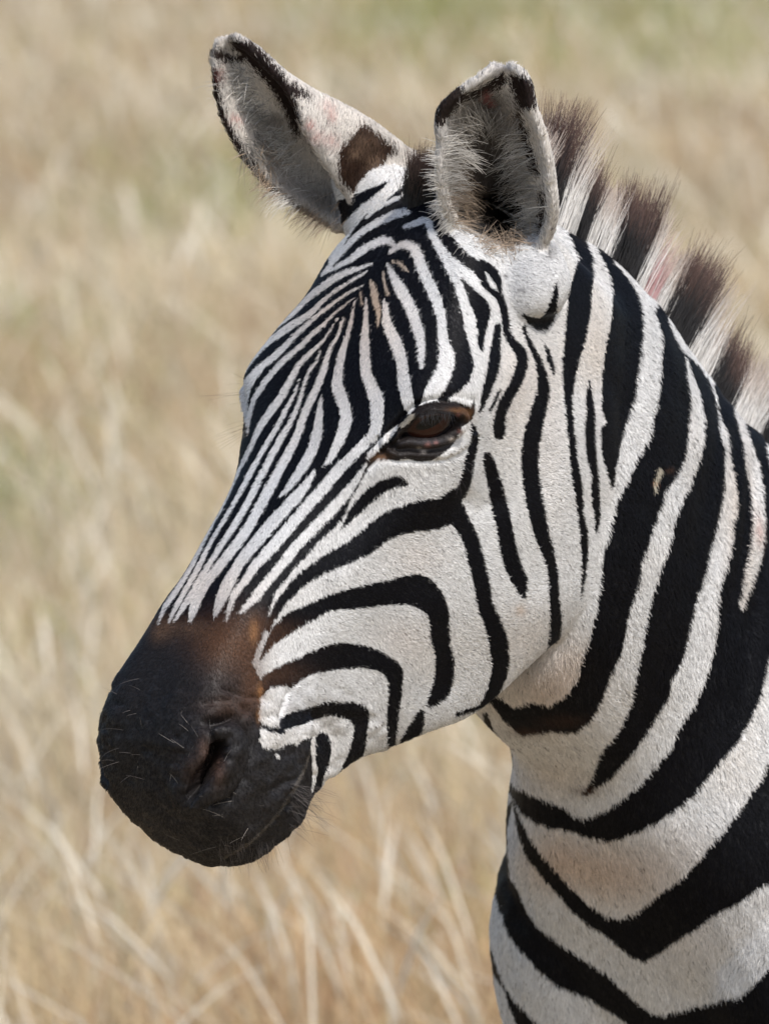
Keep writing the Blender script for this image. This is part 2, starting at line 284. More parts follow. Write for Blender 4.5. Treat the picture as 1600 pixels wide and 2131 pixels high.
for x, y, r in ((881,940,6),(872,932,4),(940,915,7)): blob(H, (.42,.37,.33), x, y, r, r*.6, .8)
# dirt
for x, y, rx, ry, k, c in ((760,700,120,120,.35,TAN),(720,640,80,60,.4,TAN),(640,820,90,160,.2,TAN),(430,1220,120,70,.35,TAN),(870,1160,60,50,.18,TAN),(840,1330,60,50,.2,TAN),(1090,800,60,100,.18,TAN),(1100,1330,90,80,.14,TAN),(1080,1270,12,12,.5,TAN),(620,1480,60,40,.2,(.6,.62,.68)),(830,520,60,40,.3,TAN),(1150,900,40,200,.1,TAN)):
    tint(H, np.array(c)/.62, x, y, rx, ry, k)
for x, y, rx, ry, k in ((1090,560,60,40,.5),(1075,610,50,50,.5),(1130,540,40,50,.35),(1000,480,40,40,.35)): tint(H, (.72,.72,.73), x, y, rx, ry, k)
for x, y, rx, ry, k in ((1050,575,4,4,.8),(1082,603,10,4,.6),(1150,520,10,16,.45),(1142,530,5,10,.6)): blob(H, (.05,.045,.045), x, y, rx, ry, k)
# ------------------------------------------------------------------ neck and chest
N = sheet(WHITE)
K1L = [(1150,430),(1185,500),(1200,537),(1190,575),(1180,612),(1175,675),(1170,737),(1167,775),(1172,837),(1177,887),(1182,937),(1186,987),(1195,1037),(1202,1090),(1207,1140),(1208,1190),(1205,1250)]
K1R = [(1180,440),(1212,500),(1230,537),(1232,575),(1227,650),(1215,712),(1200,762),(1188,825),(1189,862),(1195,912),(1200,962),(1210,1012),(1212,1070),(1222,1112),(1222,1145),(1218,1190),(1207,1250)]
poly(N, BLACK, K1L+K1R[::-1], False)
stroke(N, BLACK, [(1224,793,2),(1224,825,7),(1226,860,9),(1225,900,11),(1228,950,10),(1235,985,8),(1237,1035,9),(1240,1075,6),(1238,1105,3)])
poly(N, BLACK, [(1225,500),(1250,542),(1268,580),(1272,650),(1262,700),(1255,737),(1250,787),(1250,850),(1260,880),(1248,890),(1247,912),(1250,950),(1262,987),(1269,1018),(1275,1012),(1279,975),(1287,937),(1300,887),(1320,825),(1327,775),(1335,712),(1335,650),(1322,612),(1305,582),(1275,550),(1260,510),(1240,470)], False)
K3L = [(1357,645),(1375,700),(1375,762),(1370,812),(1360,862),(1350,912),(1325,955),(1307,995),(1282,1047),(1275,1075),(1267,1112),(1255,1150),(1247,1225),(1240,1275),(1229,1319),(1210,1375),(1202,1412),(1180,1446),(1142,1469),(1105,1461),(1067,1472),(1041,1450),(1010,1440)]
K3R = [(1370,620),(1400,705),(1422,740),(1425,775),(1435,830),(1432,875),(1425,937),(1420,962),(1400,1000),(1382,1025),(1372,1060),(1360,1095),(1345,1137),(1332,1175),(1332,1195),(1327,1220),(1315,1250),(1305,1287),(1300,1319),(1289,1367),(1262,1424),(1247,1469),(1229,1499),(1195,1525),(1142,1521),(1086,1529),(1049,1499),(1022,1461),(1000,1450)]
poly(N, BLACK, K3L+K3R[::-1], False)
K4L = [(1420,730),(1432,767),(1450,812),(1465,875),(1462,905),(1457,945),(1447,975),(1430,1020),(1412,1060),(1400,1090),(1397,1117),(1385,1155),(1372,1187),(1365,1212),(1355,1245),(1345,1295),(1340,1320),(1326,1394),(1311,1469),(1285,1525),(1247,1570),(1232,1619),(1210,1652)]
K4R = [(1430,742),(1450,762),(1470,792),(1485,832),(1492,865),(1495,905),(1505,937),(1505,1012),(1497,1062),(1485,1112),(1472,1162),(1465,1200),(1450,1237),(1437,1297),(1431,1319),(1420,1375),(1397,1412),(1390,1450),(1356,1506),(1326,1555),(1300,1585),(1270,1619),(1240,1637),(1217,1656)]
poly(N, BLACK, K4L+K4R[::-1], False)
K5T = [(1450,735),(1475,780),(1488,830),(1497,870),(1512,905),(1517,950),(1525,987),(1532,1030),(1532,1060),(1522,1100),(1520,1137),(1512,1175),(1497,1222),(1492,1255),(1491,1304),(1480,1367),(1461,1431),(1442,1469),(1412,1517),(1397,1555),(1360,1600),(1337,1630),(1300,1660),(1262,1686),(1214,1705),(1191,1697),(1176,1679),(1150,1671),(1105,1652),(1075,1637),(1056,1611),(1043,1596),(1000,1560)]
K5B = [(1850,700),(1850,1000),(1640,1300),(1600,1367),(1581,1450),(1562,1495),(1536,1540),(1495,1589),(1465,1626),(1442,1656),(1405,1686),(1367,1712),(1319,1735),(1270,1750),(1225,1742),(1187,1727),(1146,1724),(1112,1709),(1086,1690),(1071,1660),(1040,1610)]
poly(N, BLACK, K5T+K5B[::-1], False)
stroke(N, WHITE, [(1525,820,14),(1532,850,10),(1538,880,8),(1545,905,8),(1553,930,10),(1560,965,14),(1570,1010,14),(1574,1050,13),(1575,1100,13),(1570,1150,13),(1562,1180,13),(1552,1220,9),(1545,1250,6),(1541,1268,4)])
stroke(N, WHITE, [(1590,860,4),(1600,930,10),(1625,1010,16),(1640,1100,18),(1640,1180,14),(1630,1240,6)])
stroke(N, BLACK, [(1010,1485,6),(1020,1515,7),(1035,1540,8),(1050,1565,7),(1065,1587,2)])
poly(N, BLACK, [(1850,1350),(1640,1520),(1600,1587),(1581,1625),(1555,1662),(1536,1688),(1506,1730),(1472,1763),(1457,1786),(1424,1823),(1375,1857),(1345,1883),(1322,1902),(1289,1913),(1259,1906),(1225,1883),(1187,1846),(1150,1805),(1112,1756),(1086,1707),(1075,1673),(1069,1660),(1073,1688),(1082,1741),(1097,1782),(1127,1823),(1161,1861),(1187,1891),(1225,1925),(1255,1943),(1289,1970),(1315,1992),(1341,2000),(1375,1981),(1412,1955),(1450,1932),(1480,1906),(1536,1880),(1577,1850),(1600,1838),(1700,1780),(1850,1600)], False)
poly(N, BLACK, [(1072,1655),(1060,1718),(1060,1775),(1064,1823),(1079,1850),(1097,1895),(1120,1928),(1157,1958),(1195,1985),(1240,2011),(1274,2037),(1300,2063),(1326,2086),(1356,2108),(1375,2112),(1409,2105),(1450,2093),(1506,2082),(1540,2075),(1562,2056),(1585,2033),(1600,2018),(1700,1930),(1850,1820),(1850,2050),(1600,2230),(1400,2230),(1315,2137),(1292,2120),(1262,2101),(1225,2078),(1187,2063),(1157,2052),(1120,2018),(1086,1981),(1060,1947),(1049,1921),(1035,1868),(1025,1812),(1030,1763),(1045,1700)], False)
poly(N, BLACK, [(1020,1960),(1034,2000),(1049,2048),(1075,2086),(1105,2116),(1130,2145),(1200,2200),(1330,2300),(1200,2300),(1100,2190),(1067,2108),(1049,2056),(1020,2010)], False)
stroke(N, (.42,.38,.30), [(1372,978,4),(1366,992,5),(1361,1010,4),(1359,1020,3)])
blob(N, (.30,.10,.02), 1361, 1006, 5, 3, .7)
for x, y, rx, ry, k in ((1390,978,9,6,.5),(1170,1500,50,14,.35),(1090,1522,40,10,.5),(1215,1645,30,10,.6)): blob(N, (.07,.035,.02), x, y, rx, ry, k)
for x, y, rx, ry, k in ((1230,1800,130,60,.55),(1150,1780,60,60,.4),(1300,1840,90,50,.3),(1130,1440,80,60,.5),(1190,1380,60,60,.35),(1150,1620,90,60,.22),(1420,1780,90,70,.15),(1540,1100,30,200,.3),(1240,700,40,160,.15),(1420,1950,150,60,.12)): tint(N, np.array(TAN)/.60, x, y, rx, ry, k)  # neck and chest dirt; tan patches under the jaw paint its cast shadow
blob(N, (.62,.40,.36), 1577, 1105, 8, 30, .6)
# ------------------------------------------------------------------ ears
EN = sheet((.62,.585,.54)); EF = sheet((.60,.555,.50))
DK = (.022,.014,.012)
for s in ([(1072,165,10),(1090,190,22),(1096,212,20),(1092,224,10)], [(1080,240,7),(1088,270,8),(1098,310,9),(1110,345,10),(1118,365,6)], [(1128,405,5),(1130,440,6),(1122,470,6),(1112,490,5)],
          [(948,198,16),(928,220,20),(918,245,13),(914,262,7)], [(965,205,8),(1000,190,10),(1020,180,12),(1040,170,14)]): stroke(EN, DK, s)
stroke(EN, (.55,.52,.5), [(1030,148,12),(1045,142,13),(1058,148,8)])
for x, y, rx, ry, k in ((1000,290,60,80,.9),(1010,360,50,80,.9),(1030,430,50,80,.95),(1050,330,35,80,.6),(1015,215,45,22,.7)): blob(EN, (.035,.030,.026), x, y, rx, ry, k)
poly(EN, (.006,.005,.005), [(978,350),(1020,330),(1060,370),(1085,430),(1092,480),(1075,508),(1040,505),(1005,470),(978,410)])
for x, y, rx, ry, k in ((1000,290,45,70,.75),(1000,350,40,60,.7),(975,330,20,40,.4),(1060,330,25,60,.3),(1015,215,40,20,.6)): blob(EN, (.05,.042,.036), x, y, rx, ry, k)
for x, y, rx, ry, k in ((960,370,18,60,.45),(985,450,25,50,.5),(1060,250,25,30,.35)): blob(EN, (.20,.15,.11), x, y, rx, ry, k)
for x, y, rx, ry in ((1008,205,8,10),(1022,218,8,5)): blob(EN, (.22,.05,.05), x, y, rx, ry, .8)
for s in ([(496,95,12),(520,110,17),(545,135,19),(572,165,18),(592,200,17),(606,230,15),(614,260,11),(618,285,5)], [(600,180,6),(620,195,9),(640,205,8)],
          [(447,150,6),(450,190,8),(455,225,8),(470,260,8),(500,310,7),(540,365,6),(580,410,5),(615,435,4)], [(450,115,10),(470,125,10),(500,125,10)]): stroke(EF, DK, s)
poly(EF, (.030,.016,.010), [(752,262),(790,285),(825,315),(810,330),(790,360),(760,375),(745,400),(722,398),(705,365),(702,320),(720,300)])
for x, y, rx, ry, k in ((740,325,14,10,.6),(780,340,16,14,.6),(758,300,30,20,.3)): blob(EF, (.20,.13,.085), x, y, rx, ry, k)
for x, y, rx, ry, k in ((560,260,22,14,.7),(575,250,18,12,.6),(560,300,40,40,.3),(570,340,40,40,.45),(660,430,60,35,.65),(610,395,40,35,.5),(585,300,25,60,.35),(470,110,20,14,.35)): blob(EF, (.09,.075,.06), x, y, rx, ry, k)
r2 = np.random.default_rng(3)
for i in range(60): blob(EF, (.10,.08,.08), r2.normal(655,25), r2.normal(290,22), 2.5, 2.5, .6)
for x, y, rx, ry, k in ((645,265,10,8,.6),(690,245,8,14,.5),(660,290,16,10,.4),(690,300,12,14,.4),(490,252,12,5,.7),(500,265,5,4,.7),(460,160,9,14,.35),(680,225,14,10,.3)): blob(EF, (.42,.12,.10), x, y, rx, ry, k)
blob(EF, (.12,.05,.04), 462, 158, 7, 9, .8)
edge = np.interp(YY[:, 0], [p_[1] for p_ in K1L], [p_[0] for p_ in K1L])-1.5                 # behind the jaw the head carries the neck's pattern
mk = (XX > edge[:, None]) & (YY > 430) & (YY < 1252); H[mk] = N[mk]
SHEETS = np.stack([H, N, EN, EF])
def look(layer, uv):
    xi = np.clip(np.rint(uv[:, 0]).astype(int)+MX, 0, PW-1); yi = np.clip(np.rint(uv[:, 1]).astype(int)+MY, 0, PH-1)
    return SHEETS[layer, yi, xi]
# ------------------------------------------------------------------ the animal: one continuous skin
def noise3(P, s, seed=0):
    """smooth value noise, about -1..1"""
    q = P/s; i = np.floor(q).astype(np.int64); f = q-i; f = f*f*(3-2*f); out = np.zeros(len(P))
    for dx in (0, 1):
        for dy in (0, 1):
            for dz in (0, 1):
                n = (i[:, 0]+dx)*374761393+(i[:, 1]+dy)*668265263+(i[:, 2]+dz)*2147483647+seed*974711
                n = (n ^ (n >> 13))*1274126177; n = (n ^ (n >> 16)) & 0xffff
                w = (f[:, 0] if dx else 1-f[:, 0])*(f[:, 1] if dy else 1-f[:, 1])*(f[:, 2] if dz else 1-f[:, 2])
                out += w*(n/32767.5-1)
    return out
def seg_dist(P, line):
    """distance to a polyline, signed side of the nearest piece, place along it 0..1"""
    line = np.asarray(line, float); best = np.full(len(P), 1e9); side = np.zeros(len(P)); pos = np.zeros(len(P)); m = len(line)-1
    for i, (a, b) in enumerate(zip(line[:-1], line[1:])):
        e = b-a; t = np.clip(((P-a) @ e)/(e @ e), 0, 1); d = np.hypot(*(P-a-t[:, None]*e).T); k = d < best
        best[k] = d[k]; side[k] = np.sign(e[0]*(P[k, 1]-a[1])-e[1]*(P[k, 0]-a[0])); pos[k] = (i+t[k])/m
    return best, side, pos
PARTS = [(0, head_mesh()), (1, neck_mesh())]+[(1, l) for l in legs()+breast()]+[(2+i, e) for i, e in enumerate(ears())]+[(0, e) for e in ear_roots()]
skin = remeshed([p for _, p in PARTS], .0033, 5)
raw = make_mesh('raw', [p for _, p in PARTS]); tag_of = np.concatenate([np.full(len(p[1]), k) for k, p in PARTS])
bvh = BVHTree.FromPolygons([v.co for v in raw.vertices], [tuple(p.vertices) for p in raw.polygons])
def coords(me):
    c = np.empty(len(me.vertices)*3); me.vertices.foreach_get('co', c); return c.reshape(-1, 3)
def normals(me):
    c = np.empty(len(me.vertices)*3, np.float32); me.vertex_normals.foreach_get('vector', c); return c.reshape(-1, 3).astype(float)
def hloc(P):
    r = P-POLL; return np.stack([r @ LV, -(r @ DV), r @ SV], -1)
def bloc(P):
    r = P-POLL; return np.stack([-(r @ Hb), r[:, 2], r @ SB], -1)
def near_px(P):
    """photo position of a head point, or of its twin on the side in view"""
    h = hloc(P); m = h[:, 2] < 0; Q = P.copy(); Q[m] -= 2*h[m, 2:3]*SV; return to_px(Q)
EYE = np.array([(833,913),(836,904),(851,888),(864,872),(877,862),(898,856),(914,857),(939,860),(953,868),(953,877),(944,893),(931,904),(914,911),(896,914),(874,914),(851,911)], float)
NOS = np.array([(436,1548),(448,1538),(466,1540),(470,1553),(462,1575),(448,1600),(425,1630),(408,1655),(396,1660),(392,1648),(402,1615),(418,1590),(430,1570)], float)
LIP = [(652,1530),(648,1570),(638,1605),(615,1645),(590,1685),(560,1722),(520,1760),(470,1790),(420,1806)]
# finer faces about eye, nostril and mouth
def refine(me, rounds=2):
    bm = bmesh.new(); bm.from_mesh(me)
    for r in range(rounds):
        c = np.array([f.calc_center_median()[:] for f in bm.faces]); h = hloc(c)
        ok = (h[:, 0] > .08) & (h[:, 0] < .56) & (h[:, 1] > -.05) & (h[:, 1] < .21) & (np.abs(h[:, 2]) > .012)
        q = near_px(c)[:, :2]; R = [88, 80][r]
        k = (np.hypot((q[:, 0]-885)/1.3, q[:, 1]-895) < R) | (np.hypot(q[:, 0]-440, (q[:, 1]-1580)/1.2) < R*1.05)
        k |= seg_dist(q, LIP)[0] < R*.42
        bm.faces.ensure_lookup_table(); es = {e for i in np.nonzero(k & ok)[0] for e in bm.faces[i].edges}
        bmesh.ops.subdivide_edges(bm, edges=list(es), cuts=1, use_grid_fill=True)
        vs_ = {v for e in es if e.is_valid for v in e.verts}
        bmesh.ops.triangulate(bm, faces=[f for f in bm.faces if len(f.verts) > 4])
    bm.to_mesh(me); bm.free(); me.update()
def ease(me, n_=30):
    """let the skull run smoothly into the neck above the jaw"""
    bm = bmesh.new(); bm.from_mesh(me); c = coords(me); h = hloc(c); q = to_px(c)
    k = (h[:, 0] > -.10) & (h[:, 0] < .07) & (h[:, 1] > .035) & (h[:, 1] < .27) & ((q[:, 0] > 1185) | (h[:, 2] < 0)) & (q[:, 1] < 1000)
    bm.verts.ensure_lookup_table(); vv = [bm.verts[i] for i in np.nonzero(k)[0]]
    for i in range(n_): bmesh.ops.smooth_vert(bm, verts=vv, factor=.8, use_axis_x=True, use_axis_y=True, use_axis_z=True)
    bm.to_mesh(me); bm.free(); me.update()
ease(skin)
refine(skin)
P = coords(skin); part = np.array([tag_of[bvh.find_nearest(p)[2]] for p in P])
def shape(me):
    """lids, nostrils, lips, folds and muscle relief, the same on both sides of the face"""
    P = coords(me); Nn = normals(me); h = hloc(P); q = near_px(P)[:, :2]; hd = (part == 0) & (h[:, 0] > .05); disp = np.zeros(len(P))
    g = lambda d, s: np.exp(-(d/s)**2)
    # orbit and lids
    m = hd & (np.hypot(q[:, 0]-890, q[:, 1]-895) < 190) & (h[:, 1] < .17); Q = q[m]
    ins = inside(Q, EYE); d, _, _ = seg_dist(Q, np.vstack([EYE, EYE[:1]])); sdist = np.where(ins, -d, d)
    e = .0040*g(np.hypot((Q[:, 0]-905)/1.4, Q[:, 1]-835), 45)                     # brow
    e += .0050*np.where(sdist > 0, g(sdist-7, 9), 0)*np.where(Q[:, 1] < 890, 1.25, .8)   # lid rims
    e -= .0022*g(sdist-23, 6)*(Q[:, 1] > 885)+.0018*g(sdist-24, 6)*(Q[:, 1] < 885)
    e += .0022*g(sdist-34, 8)*(Q[:, 1] > 900)-.0016*g(sdist-46, 6)*(Q[:, 1] > 905)
    e -= np.where(ins, .014*np.clip(d/6, 0, 1), 0)
    dd, _, t = seg_dist(Q, [(838,908),(810,930),(785,950),(765,972)]); e -= .0045*g(dd, 6)*(1-.5*t)
    dd, _, _ = seg_dist(Q, [(760,930),(800,905),(835,870),(870,838),(930,820),(985,830)]); e -= .0016*g(dd, 7)
    disp[m] += e*np.where(h[m, 2] < 0, .45, 1)
    # bony crest, cheek muscle, hollow behind the mouth
    for line, a, s in (([(960,985),(880,1040),(790,1110),(700,1200)], .0035, 38), ([(1010,1010),(985,1150),(960,1290),(930,1420)], -.0028, 40), ([(760,1330),(720,1420),(700,1500)], -.0035, 55),
                       ([(1130,930),(1120,1100),(1100,1260)], .003, 70), ([(700,980),(620,1100),(540,1230)], -.0025, 40), ([(600,1440),(588,1480),(578,1530)], -.0028, 5), ([(465,1432),(500,1445),(545,1452)], -.0025, 5),
                       ([(430,1462),(480,1455),(520,1480),(545,1520)], -.0018, 6), ([(650,1480),(690,1500),(710,1540),(700,1600)], -.0015, 14), ([(970,1040),(1000,1060),(1040,1040)], -.002, 20)):
        d, _, _ = seg_dist(q, line); w = hd & (d < 3*s); disp[w] += a*g(d[w], s)
    # nostrils
    m = hd & (np.hypot(q[:, 0]-440, q[:, 1]-1585) < 190) & (np.abs(h[:, 2]) > .008); Q = q[m]
    ins = inside(Q, NOS); d, _, _ = seg_dist(Q, np.vstack([NOS, NOS[:1]]))
    e = np.where(ins, -.024*np.clip(d/9, 0, 1)**.8, 0)
    wing = inside(Q, [(440,1520),(480,1500),(512,1535),(517,1575),(505,1615),(475,1655),(440,1668),(405,1668),(470,1570)]); dw, _, _ = seg_dist(Q, [(440,1510),(482,1498),(514,1535),(518,1575),(506,1618),(475,1658),(440,1672)])
    e += np.where(~ins, .0055*g(d-14, 20), 0)*np.where(wing, 1.3, .8)
    e -= np.where(wing, 0, .0070*g(dw, 14)); e += np.where(wing, .003*np.clip(dw/12, 0, 1), 0)
    disp[m] += e*np.where(h[m, 2] < 0, .3, 1)
    # mouth line: the lower lip sits back under the upper one
    d, sd_, t = seg_dist(q, LIP); m = hd & (d < 130) & (h[:, 0] > .36); low = sd_ < 0
    fd_ = np.clip((.93-t)/.25, 0, 1); disp[m] -= (.0085*g(d, 5)*fd_)[m]; disp[m] -= np.where(low[m], .0085*g(d[m], 75), -.0022*g(d[m]-16, 14))*fd_[m]
    # wrinkles of the lips, creases of the nose
    m = hd & (h[:, 0] > .36) & (q[:, 1] > 1420)
    w = np.exp(-((q[:, 0]-580)/60)**2-((q[:, 1]-1620)/75)**2); r_ = (q[:, 0]*.55+q[:, 1]*.84)+18*noise3(P*1000, 14., 5)
    disp[m] += (.0016*w*np.sin(r_/7.5))[m]
    disp[m] += .0013*noise3(P[m]*1000*np.array([1, 1, 1.8]), 11., 2)+.0006*noise3(P[m]*1000, 4.5, 3)
    # soft unevenness of the flesh, folds of the neck
    disp += .0013*noise3(P*1000, 34., 1)*(part < 2)
    nk = (part == 1); b = bloc(P); qq = to_px(P)
    fold = np.sin((qq[:, 0]+.25*qq[:, 1]+30*noise3(P*1000, 90., 8))/9.5)
    disp += nk*.0010*fold*np.exp(-((qq[:, 0]-1560)/110)**2-((qq[:, 1]-1100)/330)**2)
    disp += nk*.0016*noise3(P*1000*np.array([1, 1, .5]), 22., 9)*np.exp(-((qq[:, 0]-1250)/180)**2-((qq[:, 1]-1830)/90)**2)
    P = P+Nn*disp[:, None]
    # closed back: smooth transition under the ears
    me.vertices.foreach_set('co', P.ravel()); me.update()
    return h
PRE = coords(skin)
# the ear passage runs down into the skull
HOLE = [(950,455),(935,400),(945,330),(1000,300),(1080,330),(1118,400),(1122,450),(1105,485),(1080,508),(1040,510),(1000,496),(970,478)]
q_ = to_px(PRE); w_ = (part == 0) & (q_[:, 2] > -.12) & inside(q_[:, :2], HOLE)
PRE[w_] += F*(.055*np.clip(seg_dist(q_[w_, :2], HOLE+HOLE[:1])[0]/12, 0, 1)[:, None]**.7); part[w_] = 2
skin.vertices.foreach_set('co', PRE.ravel()); skin.update()
shape(skin)
def colour(P, Nn, part):
    """coat colour of skin points: from the pattern on the side in view, from its twin on the other side"""
    q = to_px(P); face = ((CAM-P)*Nn).sum(1) > 0; out = np.zeros((len(P), 3))
    h = hloc(P); b = bloc(P)
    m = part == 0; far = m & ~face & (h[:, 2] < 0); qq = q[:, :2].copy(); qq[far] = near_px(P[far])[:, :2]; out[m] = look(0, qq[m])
    m = part == 1; far = m & ~face & (b[:, 2] < 0); T = P[far]-2*b[far, 2:3]*SB; qq = q[:, :2].copy(); qq[far] = to_px(T)[:, :2]
    out[m] = look(1, qq[m])
    off = m & ((qq[:, 0] > 1720) | (qq[:, 1] > 2190) | (b[:, 0] > .62))
    leg = b[:, 1] < -.86; wob = noise3(P*1000, 160., 4)
    ph = np.where(leg, b[:, 1]/.075, (b[:, 0]+.35*b[:, 1]*np.clip((1.0-b[:, 0])*2, -1, 1))/.105)+.5*wob
    st = np.where(np.sin(2*math.pi*ph)[:, None] > -.05, np.array(BLACK), np.array(WHITE)); st[b[:, 1] < GZ+.055] = (.02, .018, .016)
    out[off] = st[off]
    for k in (2, 3):
        m = part == k; out[m] = look(k, q[m, :2])
    return out
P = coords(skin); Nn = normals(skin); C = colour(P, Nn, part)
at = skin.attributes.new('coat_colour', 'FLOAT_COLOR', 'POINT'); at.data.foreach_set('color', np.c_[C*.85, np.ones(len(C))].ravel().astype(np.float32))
skin.polygons.foreach_set('use_smooth', np.ones(len(skin.polygons), bool)); skin.name = 'zebra'
zebra = bpy.data.objects.new('zebra', skin); col.objects.link(zebra)
zebra['label'] = 'plains zebra with black and white striped head and neck standing in dry grass'; zebra['category'] = 'zebra'

def material(name):
    m = bpy.data.materials.new(name); m.use_nodes = True; return m, m.node_tree.nodes, m.node_tree.links, m.node_tree.nodes['Principled BSDF']
m_skin, nd, lk, bs = material('zebra_skin'); a = nd.new('ShaderNodeAttribute'); a.attribute_name = 'coat_colour'; lk.new(a.outputs['Color'], bs.inputs['Base Color']); bs.inputs['Roughness'].default_value = .55
bs.inputs['Specular IOR Level'].default_value = .20
tx = nd.new('ShaderNodeTexNoise'); tx.inputs['Scale'].default_value = 420; tx.inputs['Detail'].default_value = 3; bp_ = nd.new('ShaderNodeBump'); bp_.inputs['Strength'].default_value = .5; bp_.inputs['Distance'].default_value = .0006
tc = nd.new('ShaderNodeTexCoord'); lk.new(tc.outputs['Object'], tx.inputs['Vector']); lk.new(tx.outputs['Fac'], bp_.inputs['Height']); lk.new(bp_.outputs[0], bs.inputs['Normal'])
skin.materials.append(m_skin)
# ------------------------------------------------------------------ hair
def hair_material(name, keep=.8, rough=.5, spec=.4, trans=0.0, tip=None):
    m, nd, lk, bs = material(name)
    a = nd.new('ShaderNodeAttribute'); a.attribute_name = 'hair_colour'; src = a.outputs['Color']
    if tip:
        hi = nd.new('ShaderNodeHairInfo'); t = nd.new('ShaderNodeAttribute'); t.attribute_name = 'tip_colour'; ramp = nd.new('ShaderNodeMapRange'); ramp.inputs[1].default_value, ramp.inputs[2].default_value = tip
        lk.new(hi.outputs['Intercept'], ramp.inputs[0]); mx = nd.new('ShaderNodeMix'); mx.data_type = 'RGBA'; lk.new(ramp.outputs[0], mx.inputs[0]); lk.new(src, mx.inputs[6]); lk.new(t.outputs['Color'], mx.inputs[7]); src = mx.outputs[2]
    lk.new(src, bs.inputs['Base Color']); bs.inputs['Roughness'].default_value = rough; bs.inputs['Specular IOR Level'].default_value = spec
    n = nd.new('ShaderNodeAttribute'); n.attribute_name = 'skin_normal'; ge = nd.new('ShaderNodeNewGeometry')
    v1 = nd.new('ShaderNodeVectorMath'); v1.operation = 'SCALE'; v1.inputs[3].default_value = keep; lk.new(n.outputs['Vector'], v1.inputs[0])
    v2 = nd.new('ShaderNodeVectorMath'); v2.operation = 'SCALE'; v2.inputs[3].default_value = 1-keep; lk.new(ge.outputs['Normal'], v2.inputs[0])
    v3 = nd.new('ShaderNodeVectorMath'); v3.operation = 'ADD'; lk.new(v1.outputs[0], v3.inputs[0]); lk.new(v2.outputs[0], v3.inputs[1])
    v4 = nd.new('ShaderNodeVectorMath'); v4.operation = 'NORMALIZE'; lk.new(v3.outputs[0], v4.inputs[0]); lk.new(v4.outputs[0], bs.inputs['Normal'])
    if trans:
        tr = nd.new('ShaderNodeBsdfTranslucent'); lk.new(src, tr.inputs['Color']); ms = nd.new('ShaderNodeMixShader'); ms.inputs[0].default_value = trans
        lk.new(bs.outputs[0], ms.inputs[1]); lk.new(tr.outputs[0], ms.inputs[2]); lk.new(ms.outputs[0], nd['Material Output'].inputs['Surface'])
    return m
def hair(name, pts, colr, nrm, r0, r1, mat, tipc=None):
    """pts: n x k x 3 strands; one hair object, a part of the animal"""
    n, k, _ = pts.shape; hc = bpy.data.hair_curves.new(name); hc.add_curves([k]*n)
    hc.attributes['position'].data.foreach_set('vector', pts.astype(np.float32).ravel())
    r = hc.attributes.get('radius') or hc.attributes.new('radius', 'FLOAT', 'POINT')
    r.data.foreach_set('value', (np.linspace(0, 1, k)[None, :]*(r1-r0)+r0+np.zeros((n, 1))).astype(np.float32).ravel())
    for an, v in (('hair_colour', colr), ('tip_colour', tipc)):
        if v is not None:
            c = hc.attributes.new(an, 'FLOAT_COLOR', 'CURVE'); c.data.foreach_set('color', np.c_[v, np.ones(n)].astype(np.float32).ravel())
    c = hc.attributes.new('skin_normal', 'FLOAT_VECTOR', 'CURVE'); c.data.foreach_set('vector', nrm.astype(np.float32).ravel())
    hc.materials.append(mat); o = bpy.data.objects.new(name, hc); col.objects.link(o); o.parent = zebra; return o
def unit(v): return v/(np.linalg.norm(v, axis=-1, keepdims=True)+1e-12)
# triangles of the skin that carry hair
skin.calc_loop_triangles(); T = np.empty(len(skin.loop_triangles)*3, np.int32); skin.loop_triangles.foreach_get('vertices', T); T = T.reshape(-1, 3)
cen = P[T].mean(1); cq = to_px(cen); fn = unit(np.cross(P[T[:, 1]]-P[T[:, 0]], P[T[:, 2]]-P[T[:, 0]])); area = .5*np.linalg.norm(np.cross(P[T[:, 1]]-P[T[:, 0]], P[T[:, 2]]-P[T[:, 0]]), axis=1)
vis = (unit(CAM-cen)*fn).sum(1)
inr = (cq[:, 0] < 1740) & (cq[:, 1] < 2220)
dens = np.where(vis > -.12, 1.0, .25)*inr*np.array([2.2, 1.0, 1.8, 1.8])[part[T[:, 0]]]
hq = near_px(cen)[:, :2]; ch = hloc(cen)
eyein = (part[T[:, 0]] == 0) & inside(hq, EYE) & (ch[:, 1] < .15); nosin = (part[T[:, 0]] == 0) & inside(hq, NOS) & (ch[:, 0] > .3)
dens[eyein | nosin] = 0
mz = (part[T[:, 0]] == 0) & (C[T[:, 0]].mean(1) < .05) & (ch[:, 0] > .33); dens[mz] *= np.interp(hq[mz, 1]+25*noise3(cen[mz]*1000, 12., 60), [1330, 1580], [1., .38])
def scatter(n, w):
    w = w*area; c = np.cumsum(w); i = np.searchsorted(c, rng.random(n)*c[-1]); i = np.minimum(i, len(T)-1)
    a = rng.random((n, 2)); f = a.sum(1) > 1; a[f] = 1-a[f]; w3 = np.c_[1-a.sum(1), a]
    t = T[i]; return (P[t]*w3[..., None]).sum(1), unit((Nn[t]*w3[..., None]).sum(1)), part[t[:, 0]], i
